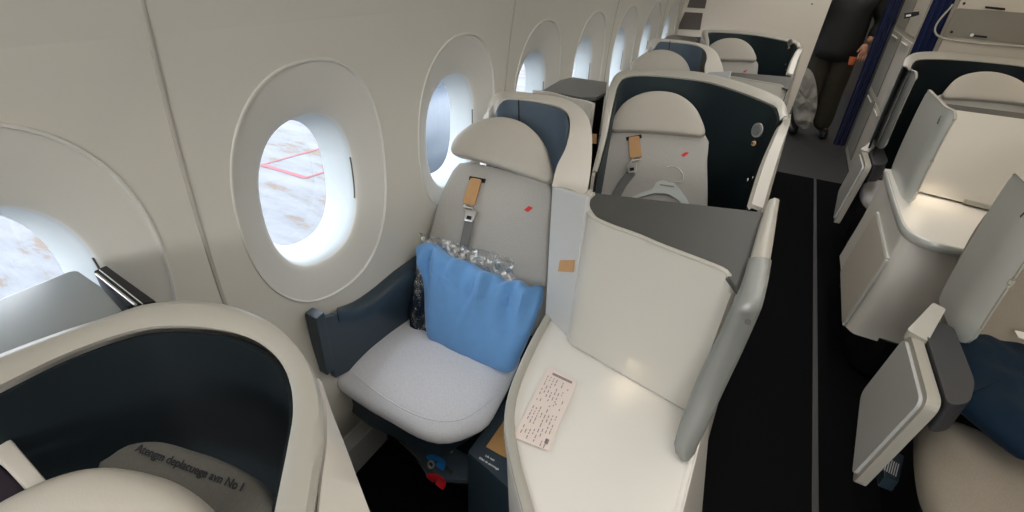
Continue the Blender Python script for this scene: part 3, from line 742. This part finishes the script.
t = thing('ledge_unit', 'ledge top with pale window sheen in its colour under the nearest window with a dark chrome edge strip', 'cabinet', (-.86, .15, 0), 'ledge cabinets')
lt = AT([(-60, 330), (0, 298), (70, 270), (78, 270), (100, 285), (122, 309), (110, 325), (0, 368), (-60, 390)], z=1.085)
slab('ledge_top', lt, (0, 0, -.02), mat('ledge_top_painted_sheen', (.24, .26, .26), .3), t, r=.006)  # paler than the other dark ledge top: window reflection put into the colour
cxy = sum(lt, V((0, 0, 0))) / len(lt)
slab('ledge_body', [V((p.x, p.y, 1.06)) + (V((cxy.x, cxy.y, 1.06)) - V((p.x, p.y, 1.06))) * .04 for p in lt], (0, 0, -1.055), BLACK, t, r=.003)
st = AT([(94, 273), (107, 267), (157, 303), (128, 309)], z=1.085)
slab('edge_strip', [p + V((0, 0, .004)) for p in st], (0, 0, -.10), BLACK, t, r=.003)
a, b = at(97, 275, z=1.09), at(136, 306, z=1.09)
bm = bmesh.new(); sweep('x', [a + V((0, 0, .002)), b + V((0, 0, .002))], .004, .004, STEEL, bm=bm, n=3); finish(bm, 'chrome_line', STEEL, t)
a, b = at(100, 271, z=1.09), at(143, 305, z=1.09)
bm = bmesh.new(); sweep('x', [a + V((0, 0, .002)), b + V((0, 0, .002))], .0015, .003, SILV, bm=bm, n=3); finish(bm, 'chrome_line', SILV, t)

# ------------------------------------------------------------------ centre block across the aisle
def wing(name, label, x, y0, y1, zb, zt, num, group='wing plates', lean=.0):
    t = thing(name, label, 'wing plate', (x, (y0 + y1) / 2, zb), group)
    cols, N, R = [], 28, .028
    for k in range(N + 1):
        y = y1 + (y0 - y1) * k / N; e = min(y1 - y, y - y0)
        dr = R - math.sqrt(max(0, R * R - (R - e) ** 2)) if e < R else 0
        bx_ = .026 * max(0, (y0 + .10 - y) / .10) ** 2.2
        top, bot = zt - dr, zb + dr * 1.3
        cols.append([V((x + bx_ + .004 * abs(2 * v / 10 - 1) ** 3, y, bot + (top - bot) * v / 10)) for v in range(11)])
    loft('plate', cols, SILV, t, t=-.012, lin=True, smooth=60)
    rp = [c[-1] + V((.005, 0, 0)) for c in cols[1:]] + [cols[-1][v] + V((.004, 0, 0)) for v in range(9, 0, -1)]
    bm = bmesh.new(); sweep('x', rp, .015, .007, RIM, bm=bm, n=60); finish(bm, 'rim', RIM, t)
    if num: lettering('number_mark', num, .05, (x - .0008, y0 + (.07 if num == '7' else .05), zt - .05), (0, -1, 0), (-1, 0, 0), DINK, t)
    return t
wB = wing('wing_plate', 'silver-grey wing plate across the aisle beside the lit white console', .622, 2.61, 3.1, .69, 1.105, '6')
wA = wing('wing_plate', 'nearest silver-grey wing plate across the aisle at the right edge', .65, 1.59, 1.86, .65, 1.095, '7')
wC = wing('wing_plate', 'farthest silver-grey wing plate across the aisle, by the white monument', .60, 3.50, 3.86, .69, 1.125, None)

t = thing('side_console', 'white console with silver edge and warm glow across the aisle', 'console', (.9, 2.6, 0), 'consoles')
o_ = [(.597, 3.0, .7), (.590, 2.7, .7), (.588, 2.38, .7), (.60, 2.26, .7), (.65, 2.195, .7), (.73, 2.185, .7), (1.0, 2.20, .7), (1.4, 2.23, .7)]
oc = cr(o_, 40)
slab('worktop', oc + [V((1.4, 3.1, .7)), V((.60, 3.1, .7))], (0, 0, -.02), WHITE, t, r=.003)
bm = bmesh.new(); sweep('x', [p + V((0, 0, -.006)) for p in oc], .018, .038, SILV, bm=bm, n=60); finish(bm, 'edge_trim', SILV, t)
def shift(c, dx, z): return [V((p.x + dx * max(0, 1 - (p.x - .59) / .5), p.y, z)) for p in c]
oq = cr(fillet([(.60, 3.0, .7), (.60, 2.6, .7), (.598, 2.24, .7), (.9, 2.235, .7), (1.4, 2.25, .7)], [0, 0, .05, 0, 0])[:], 60)
loft('side_skin', [shift(oq, 0, .682), shift(oq, -.01, .45), shift(oq, -.035, .20)], WHITE, t, t=.008, lin=True)
bx = [V((p.x + .03, p.y + .03, .22)) for p in oc] + [V((1.4, 3.0, .22)), V((.62, 3.0, .22))]
slab('plinth', bx, (0, 0, -.2), BLACK, t, r=.004)
pnl = [at(871, 203, x=.575), at(893, 258, x=.565), at(846, 322, x=.525), at(848, 250, x=.545)]
pnl = [V((.590, 2.76, .58)), V((.588, 2.26, .57)), V((.553, 2.27, .21)), V((.556, 2.76, .23))]
slab('aisle_panel', fillet(pnl, .03), (-.014, 0, -.002), BEIGE, t, r=.004)
bm = bmesh.new(); sweep('x', [V((p.x - .006, p.y, p.z)) for p in fillet(pnl, .03)], .010, .012, SILV, bm=bm, n=80, closed=True, up=V((1, 0, 0))); finish(bm, 'panel_trim', SILV, t)
consB = t
t = thing('privacy_panel', 'beige privacy panel rising over the glowing white console across the aisle', 'panel', (.95, 2.85, .7))
q0, q1 = at(917, 191, z=.71), at(1005, 213, z=.71); p0, p1 = at(950, 110, z=1.05), at(1024, 120, z=1.05)
dirp = (q1 - q0).normalized()
q1 = q0 + dirp * .62; tp0 = V((p0.x, p0.y, 1.05)); tp1 = tp0 + (p1 - p0).normalized() * .62
slab('front_panel', fillet([tp0, tp1, q1, q0], [.03, 0, 0, .005]), (0, .02, 0), BEIGE, t, r=.004)
slab('latch', [q0 + dirp * .17 + V((0, -.004, .0)), q0 + dirp * .27 + V((0, -.004, .0)), q0 + dirp * .27 + V((0, -.004, .02)), q0 + dirp * .17 + V((0, -.004, .02))], (0, -.012, 0), RIM, t, r=.002)
slab('housing', [tp0 + V((.01, .03, -.01)), tp1 + V((0, .03, -.01)), tp1 + V((0, .25, -.01)), tp0 + V((.01, .22, -.01))], (0, 0, -.33), DGREY, t, r=.006)

def arm(y0, y1, label, blk=False):
    t = thing('fold_armrest', label, 'armrest', (.55, (y0 + y1) / 2, .28), 'aisle armrests')
    fc_ = [V((.530, y1 + .01, .638)), V((.530, y0 + .01, .640)), V((.500, y0 + .035, .295)), V((.508, y1 + .02, .385))]
    slab('face_panel', fillet(fc_, [.03, .03, .02, .03]), (.012, 0, 0), GREYP, t, r=.003)
    F2 = [V((.540, y1 + .02, .655)), V((.540, y0 - .005, .657)), V((.508, y0 + .02, .275)), V((.516, y1 + .03, .368))]
    slab('frame', fillet(F2, [.04, .04, .02, .04]), (.030, 0, 0), RIM, t, r=.006)
    slab('arm_pad', fillet([V((.574, y1 + .12, .668)), V((.574, y0 - .01, .668)), V((.625, y0 + .03, .668)), V((.655, y0 + .13, .668)), V((.655, y1 + .10, .668))], [.02, .03, .03, .03, .02]), (0, 0, -.10), PADM, t, r=.012)
    slab('pivot_arm', fillet([V((.53, y1 + .02, .66)), V((.60, y1 + .16, .70)), V((.63, y1 + .14, .70)), V((.575, y1 - .02, .665))], .01), (0, 0, -.03), RIM, t, r=.004)
    return t
aA = arm(1.27, 1.56, 'nearest aisle armrest with pale face and dark pad across the aisle')
aD = clone(aA, (0, 1.98, 0), 'farther aisle armrest across the aisle, beyond the lit console')

t = thing('cushioned_seat', 'beige cushioned seat with a navy blanket at the right edge', 'seat', (.9, 1.6, 0), 'cabin seats')
puff('seat_cushion', AT([(916, 440), (924, 425), (945, 424), (985, 440), (1024, 462), (1060, 500), (1040, 560), (960, 540), (925, 500)], z=.45), FABD, t, tf=.06, tb=.08, p=2.6, n=(0, 0, 1))
PS = (V((0, 1.80, .6)), N1)
puff('backrest', [V((.72, 1.72, .5)), V((1.2, 1.72, .5)), V((1.2, 2.04, .98)), V((.74, 2.04, .98))], FABD, t, tf=.03, tb=.06, p=6, n=N1)
puff('headrest', [V((.75, 2.02, .94)), V((1.2, 2.02, .94)), V((1.13, 2.1, 1.08)), V((.97, 2.12, 1.12)), V((.82, 2.1, 1.08))], HEAD, t, tf=.03, tb=.04, p=4, n=N1)
box_base(.70, 1.2, 1.35, 1.9, t)
lb = AT([(882, 458), (893, 449), (905, 456), (899, 482), (884, 476)], z=.26)
slab('buckle_housing', lb, (0, 0, -.05), ARM, t, r=.006)
lc = at(891, 467, z=.262)
bm = bmesh.new()
ux, uy = (at(897, 470, z=.2625) - at(886, 464, z=.2625)) * .5, (at(889, 474, z=.2625) - at(893, 459, z=.2625)) * .42
for k in range(6):
    c0 = lc + ux * (-1 + k * .4)
    bm.faces.new([bm.verts.new(c0 + d + V((0, 0, .001))) for d in (-uy, -uy + ux * .2, uy + ux * .2, uy)])
finish(bm, 'label_lines', WTXT, t)
seatR = t
def bfold(p, s): return .02 * noise.noise(V((p.x * 9, p.y * 9, 4))) + .008 * noise.noise(V((p.x * 30, p.y * 12, 4)))
o = puff('blanket', AT([(942, 346), (968, 336), (1000, 338), (1050, 350), (1080, 400), (1060, 455), (1020, 452), (985, 428), (955, 405), (938, 415), (940, 380)], z=.58), NAVYB, None, tf=.05, tb=.06, p=2.4, N=90, K=12, n=(0, 0, 1), disp=bfold)
tag(o, 'dark blue blanket heaped on the beige seat at the right edge', 'blanket')
o = slab('hanger_tag', fillet(AT([(1014, 331), (1030, 334), (1030, 341), (1018, 338)], z=.66), .003), (0, 0, .003), WHITE, None, r=.001)
tag(o, 'small white tag on the dark blue blanket at the right edge', 'tag')

# far centre seat with navy shell
t = thing('seat_shell', 'large black-lined shell with pale rim in the upper right across the aisle', 'seat shell', (.95, 4.0, 0), 'seat shells')
outer = [(903, 66, 1.14), (907, 57, 1.15), (920, 52, 1.15), (950, 52, 1.15), (990, 56, 1.15), (1030, 61, 1.15), (1070, 70, 1.15), (1110, 90, 1.15)]
inner = [(910, 70, 1.14), (914, 62, 1.15), (922, 59, 1.15), (950, 59, 1.15), (990, 62, 1.15), (1030, 67, 1.15), (1066, 77, 1.15), (1103, 96, 1.15)]
O4, I4 = cr(rimcurve(outer), 60), cr(rimcurve(inner), 60)
loft('rim', [O4, [(a + b) / 2 + V((0, 0, .007)) for a, b in zip(O4, I4)], I4], RIM, t, t=.006, lin=True)
loft('outer_wall', [[p + V((0, 0, -.012)) for p in O4], drop(O4, .5)], NAVY, t, t=.01, lin=True)
Li = inset(I4, .003, -.006); loft('lining', [Li, drop(Li, .45)], NAVY, t, t=.002, lin=True)
NB_ = V((0, -.5, .36)).normalized(); PBk = (at(980, 100, z=.98), NB_)
t = thing('cabin_seat', 'grey seat with beige rounded headrest across the aisle, behind the beige panel', 'seat', (.95, 3.6, 0), 'cabin seats')
puff('headrest', AT([(943, 98), (947, 88), (958, 78), (975, 73), (995, 73), (1015, 79), (1030, 90), (1036, 106), (1005, 103), (970, 100)], pl=off(PBk, .03)), HEAD, t, tf=.022, tb=.04, p=4.5, n=NB_)
puff('backrest', AT([(938, 96), (975, 99), (1010, 103), (1040, 108), (1050, 150), (1050, 210), (920, 190), (925, 140)], pl=PBk), FAB, t, tf=.02, tb=.06, p=8, n=NB_)
puff('seat_cushion', [(.66, 3.15, .45), (1.2, 3.15, .45), (1.2, 3.6, .45), (.66, 3.6, .45)], FAB_LIT, t, tf=.05, tb=.05, p=4, n=(0, 0, 1))
box_base(.68, 1.2, 3.2, 3.8, t)

# ------------------------------------------------------------------ far seats on the window side
win1 = [o for o in C.objects if o.name == 'window_seat'][0]
sh1 = [o for o in C.objects if o.get('label', '').startswith('pale-rimmed shell')][0]
D3 = V((.07, 1.86, .01))
clone(win1, D3, 'farther window seat of grey fabric, seen over the wide shell')
clone(sh1, D3, 'farther pale-rimmed window shell with slate lining, by the small windows')
D4 = V((0, 2.10, .0))
clone(seat2, D4, 'farthest grey seat with beige headrest, before the cream partition')
clone(shell2, D4, 'farthest navy-lined shell with pale rim, before the cream partition')
clone(ledge2, (0, 2.1, 0), 'farther black ledge cabinet behind the second window seat')
con = [o for o in C.objects if o.get('label', '').startswith('long white console')][0]
pan = [o for o in C.objects if o.get('label', '').startswith('tall curved white')][0]
clone(con, (0, 2.05, 0), 'farther white console between the two rear seats')
clone(pan, (0, 2.05, 0), 'farther white panel with grey top before the farthest aisle seat')

# ------------------------------------------------------------------ bulkheads, curtains, far galley
def aty(pts, y): return [at(a, b, y=y) for a, b in pts]
t = thing('cabin_partition', 'cream partition wall with two dark brown panels closing the window seats', 'partition', (-.4, 5.0, 0))
TR = at(832, 0, y=5.0); BR = at(803, 66, y=5.0)
slab('partition_panel', [V((-1.03, 5.0, .01)), V((BR.x, 5.0, .01)), V((TR.x, 5.0, TR.z)), V((TR.x + .01, 5.0, 1.9)), V((-.75, 5.0, 1.88)), V((-.95, 5.0, 1.5))], (0, .05, 0), CREAM, t, r=.004)
for pts in ([(681, 11), (716, 13), (719, -40), (698, -42)], [(676, 30), (711, 32), (715, 17), (682, 14)]):
    pass
pa = aty([(683, 12), (701, 12), (705, 0), (687, 0)], 4.995)
def pane_px(x0b, x1b, x0t, x1t, yb, yt): return aty([(x0b, yb), (x1b, yb + 1), (x1t, yt + 1), (x0t, yt)], 4.996)
slab('brown_inset', pane_px(677, 700, 685, 703, 29, 12), (0, -.004, 0), BROWN, t, r=.002)
slab('brown_inset', pane_px(687, 705, 694, 709, 7.5, -12), (0, -.004, 0), BROWN, t, r=.002)
slab('lower_inset', pane_px(664, 700, 668, 702, 46, 36), (0, -.004, 0), BROWN, t, r=.002)
disc('door_stud', at(812, 4, y=4.995), (0, -1, 0), .006, .004, BROWN, t)
# galley monument on the right of the aisle
t = thing('galley_monument', 'tall cream cabinet wall with grey doors along the far aisle', 'cabinet', (1.2, 5.2, 0))
slab('carcass', [(.775, 4.75, .01), (2.0, 4.75, .01), (2.0, 6.05, .01), (.775, 6.05, .01)], (0, 0, 1.8), MONO, t, r=.005)
for y0, y1 in ((5.42, 5.98), (4.84, 5.36)):
    for z0, z1 in ((.08, .62), (.66, 1.15), (1.19, 1.75)):
        slab('cabinet_door', [(.773, y0, z0), (.773, y1, z0), (.773, y1, z1), (.773, y0, z1)], (-.006, 0, 0), MONOD if y0 > 5 else MONO, t, r=.002)
        sweep('door_latch', [V((.760, y0 + .12, z1 - .03)), V((.760, y1 - .12, z1 - .03))], .012, .012, WHITE, t, n=4)
def curtain(label, pts, thick=.02, zt=1.9, amp=.02, k=7):
    a, b = V(pts[0]), V(pts[1]); bm = bmesh.new(); L = (b - a); nn = V((-L.y, L.x, 0)).normalized(); N = 50; rows = []
    for z in [0.03 + (zt - .03) * i / 8 for i in range(9)]:
        rows.append([bm.verts.new(a + L * (i / N) + nn * amp * math.sin(i / N * k * 2 * math.pi) * (1 - .3 * z / zt) + V((0, 0, z))) for i in range(N + 1)])
    for r0, r1 in zip(rows, rows[1:]):
        for i in range(N): bm.faces.new((r0[i], r0[i + 1], r1[i + 1], r1[i]))
    bmesh.ops.solidify(bm, geom=bm.faces[:], thickness=.006)
    return tag(finish(bm, 'curtain', CURT, smooth=60), label, 'curtain', None)
curtain('dark blue curtain hanging beside the standing person', [(.655, 6.10, 0), (.765, 6.10, 0)], k=2.5)
c2 = curtain('blue curtain tied back beside the cream monument, upper right', [(.735, 4.56, 0), (.86, 4.60, 0)], k=3.5)
slab('curtain_tie', aty([(904, 13), (919, 11), (919, 15), (904, 19)], 4.50), (0, -.01, 0), BLACK, c2, r=.002)
slab('tie_label', aty([(906, 15), (911, 14), (911, 16), (906, 17)], 4.488), (0, -.002, 0), WTXT, c2, r=.001)
# centre monument behind the far centre seat
t = thing('centre_monument', 'cream monument with a grey literature flap behind the far centre seat', 'cabinet', (1.6, 4.65, 0))
yM = 4.56
slab('carcass', [(.88, yM, .01), (2.6, yM, .01), (2.6, yM + .16, .01), (.88, yM + .16, .01)], (0, 0, 1.8), MONO, t, r=.004)
g = aty([(956, 8), (1040, 14), (1060, 48), (942, 36)], yM - .004)
slab('grey_flap', fillet(g, .02), (0, -.008, 0), mat('grey_flap_laminate', (.21, .195, .165), .5), t, r=.002)
gm = aty([(953, 4), (940, 37), (1060, 49)], yM - .014)
bm = bmesh.new(); sweep('x', gm, .012, .010, RIM, bm=bm, n=40, up=V((0, 1, 0))); finish(bm, 'flap_trim', RIM, t)
slab('flap_handle', aty([(985, 6), (1005, 8), (1005, 10.5), (985, 8.2)], yM - .014), (0, -.008, 0), BLACK, t, r=.002)
slab('flap_catch', aty([(971, 34.5), (987, 36), (987, 38), (971, 36.3)], yM - .016), (0, -.006, 0), BLACK, t, r=.001)
disc('catch_light', at(972, 35, y=yM - .02), (0, -1, 0), .010, .004, WTXT, t)
disc('stud', at(951.5, 32, y=yM - .014), (0, -1, 0), .008, .004, BLACK, t); disc('stud', at(964, 3.5, y=yM - .014), (0, -1, 0), .008, .004, BLACK, t)

# ------------------------------------------------------------------ person in the aisle
def skin(name, verts, edges, radii, m, parent=None, sub=2, root=0):
    me = bpy.data.meshes.new(name); me.from_pydata([V(v) for v in verts], edges, []); o = link(name, me, m, parent)
    sk = o.modifiers.new('skin', 'SKIN'); sk.use_smooth_shade = True
    for i, r in enumerate(radii):
        r = r if isinstance(r, tuple) else (r, r); me.skin_vertices[0].data[i].radius = r
    me.skin_vertices[0].data[root].use_root = True
    s = o.modifiers.new('sub', 'SUBSURF'); s.levels = sub; s.render_levels = sub
    return o
PX, PY = .40, 6.45
t = thing('person', 'person in a black jacket and olive trousers standing at the far end of the aisle', 'person', (PX, PY, 0))
bverts = [(0, 0, .93), (0, 0, 1.1), (0, 0, 1.28), (0, .01, 1.42), (0, .0, 1.50), (0, -.01, 1.60), (0, -.02, 1.70),
          (-.10, 0, .86), (-.12, -.02, .48), (-.13, .02, .09), (-.14, -.08, .04), (.10, 0, .86), (.13, .02, .48), (.15, .05, .09), (.17, -.05, .04),
          (-.20, 0, 1.40), (-.33, -.02, 1.18), (-.31, -.09, .97), (.20, 0, 1.40), (.34, -.02, 1.18), (.24, -.15, 1.0)]
bed = [(0, 1), (1, 2), (2, 3), (3, 4), (4, 5), (5, 6), (0, 7), (7, 8), (8, 9), (9, 10), (0, 11), (11, 12), (12, 13), (13, 14), (3, 15), (15, 16), (16, 17), (3, 18), (18, 19), (19, 20)]
br = [.13, .13, .14, .12, .055, .085, .08, .085, .062, .042, .04, .085, .062, .042, .04, .06, .045, .032, .06, .045, .032]
body = skin('body', [V(v) + V((PX, PY, 0)) for v in bverts], bed, br, SKIN, t)
tv = [(0, 0, .95), (-.10, 0, .86), (-.10, -.02, .48), (-.11, .02, .05), (.10, 0, .86), (.10, .02, .48), (.13, .05, .05), (0, 0, 1.05)]
skin('trousers', [V(v) + V((PX, PY, 0)) for v in tv], [(0, 1), (1, 2), (2, 3), (0, 4), (4, 5), (5, 6), (0, 7)], [.17, .14, .12, .10, .14, .12, .10, .16], TROU, t)
jv = [(0, 0, .76), (0, 0, .95), (0, 0, 1.12), (0, 0, 1.28), (0, .01, 1.42), (0, 0, 1.49), (-.22, 0, 1.40), (-.34, -.02, 1.18), (-.32, -.08, .99), (.22, 0, 1.40), (.35, -.02, 1.18), (.26, -.13, 1.03)]
skin('jacket', [V(v) + V((PX, PY, 0)) for v in jv], [(0, 1), (1, 2), (2, 3), (3, 4), (4, 5), (4, 6), (6, 7), (7, 8), (4, 9), (9, 10), (10, 11)], [.25, .245, .24, .23, .19, .08, .11, .10, .065, .11, .10, .065], JACK, t)
skin('hair', [V((PX, PY + .02, 1.66)), V((PX, PY + .01, 1.74))], [(0, 1)], [.095, .088], HAIR, t)
for sx, yy in ((-.14, 0), (.16, .03)): puff('shoe', [V((PX + sx - .045, PY + yy + .10, .045)), V((PX + sx - .05, PY + yy - .08, .045)), V((PX + sx, PY + yy - .17, .045)), V((PX + sx + .05, PY + yy - .08, .045)), V((PX + sx + .045, PY + yy + .10, .045))], SHOE, t, tf=.05, tb=.04, p=3, n=(0, 0, 1))
def hand(c, s, par):
    hv = [V(c), V(c) + V((0, -.02, -.05)), V(c) + V((0, -.03, -.09))]; he = [(0, 1), (1, 2)]; hr = [.026, .034, .03]
    k = 3
    for i, (dx, L) in enumerate(((-.03, .055), (-.01, .065), (.011, .062), (.031, .048))):
        hv += [V(c) + V((dx, -.035, -.105)), V(c) + V((dx, -.06, -.105 - L * .55)), V(c) + V((dx, -.05, -.105 - L))]; he += [(2, k), (k, k + 1), (k + 1, k + 2)]; hr += [.010, .009, .008]; k += 3
    hv += [V(c) + V((s * .035, -.03, -.05)), V(c) + V((s * .055, -.055, -.085))]; he += [(1, k), (k, k + 1)]; hr += [.011, .009]
    skin('hand', hv, he, hr, SKIN, par, sub=1)
hand((PX - .31, PY - .10, .97), 1, t); hand((PX + .23, PY - .17, 1.0), -1, t)
hc = at(852, 61, y=PY - .30)
o = thing('paper_cup', 'small orange paper cup in the hand of the person', 'cup', hc)
bm = bmesh.new(); bmesh.ops.create_cone(bm, cap_ends=True, segments=20, radius1=.024, radius2=.034, depth=.07); bmesh.ops.translate(bm, verts=bm.verts, vec=hc); finish(bm, 'cup_body', ORANGE, o)
o = puff('cloth_bag', aty([(803, 68), (812, 72), (817, 90), (816, 112), (808, 128), (796, 124), (793, 105), (797, 84)], PY - .32), BAGM, None, tf=.06, tb=.06, p=2.4, N=90, K=14, n=(0, -1, 0), disp=lambda p, s: .05 * noise.noise(p * 11) + .03 * abs(noise.noise(p * 24)))
tag(o, 'crumpled grey cloth bag hanging beside the legs of the person', 'bag')

# ------------------------------------------------------------------ light
w = bpy.data.worlds.new('world'); SC.world = w; w.use_nodes = True
bg = w.node_tree.nodes['Background']; bg.inputs[0].default_value = (.88, .94, 1, 1); bg.inputs[1].default_value = 7.5
def area(name, loc, size, sizey, e, col, rot):
    l = bpy.data.lights.new(name, 'AREA'); l.shape = 'RECTANGLE'; l.size = size; l.size_y = sizey; l.energy = e; l.color = col
    o = bpy.data.objects.new(name, l); C.objects.link(o); o.location = loc; o.rotation_euler = rot; return o
area('cove_light_window_side', (-.02, 3.4, 1.90), .16, 10.5, 14, (1, .965, .925), (0, math.radians(42), 0))
area('rear_fill_light', (.35, -1.9, 1.84), 1.2, .5, 36, (1, .98, .96), (math.radians(66), 0, 0))  # added fill behind the camera, brightens the surfaces that face it
area('cove_light_aisle', (.5, 3.0, 2.17), .3, 10, 38, (1, .955, .89), (0, 0, 0))
area('cove_light_centre', (1.6, 3.0, 1.83), .3, 8, 20, (1, .85, .64), (0, 0, 0))
def spot(loc, tgt, e, col=(1, .75, .45), r=.02, ang=70):
    l = bpy.data.lights.new('console_lamp', 'SPOT'); l.energy = e; l.color = col; l.spot_size = math.radians(ang); l.spot_blend = 1; l.shadow_soft_size = r
    o = bpy.data.objects.new('console_lamp', l); C.objects.link(o); o.location = loc; o.rotation_euler = (V(tgt) - V(loc)).to_track_quat('-Z', 'Y').to_euler()
spot(at(632, 352, z=.76) + V((0, -.03, 0)), at(636, 392, z=.7), .09, col=(1, .8, .55), ang=140)
spot((.72, 2.74, .86), (.74, 2.66, .7), 1.0, col=(1, .82, .6), ang=120)
# window daylight portals
for yc in WC[1:15]:
    o = area('window_portal', (WX - .19, yc, WZ), .30, .40, 1, (1, 1, 1), (0, math.radians(-90), 0)); o.data.cycles.is_portal = True
SC.view_settings.view_transform = 'Standard'; SC.view_settings.look = 'None'; SC.view_settings.gamma = 1; SC.view_settings.exposure = 0
SC.view_settings.use_curve_mapping = False
SC.cycles.use_denoising = True
SC.cycles.max_bounces = 8; SC.cycles.diffuse_bounces = 5
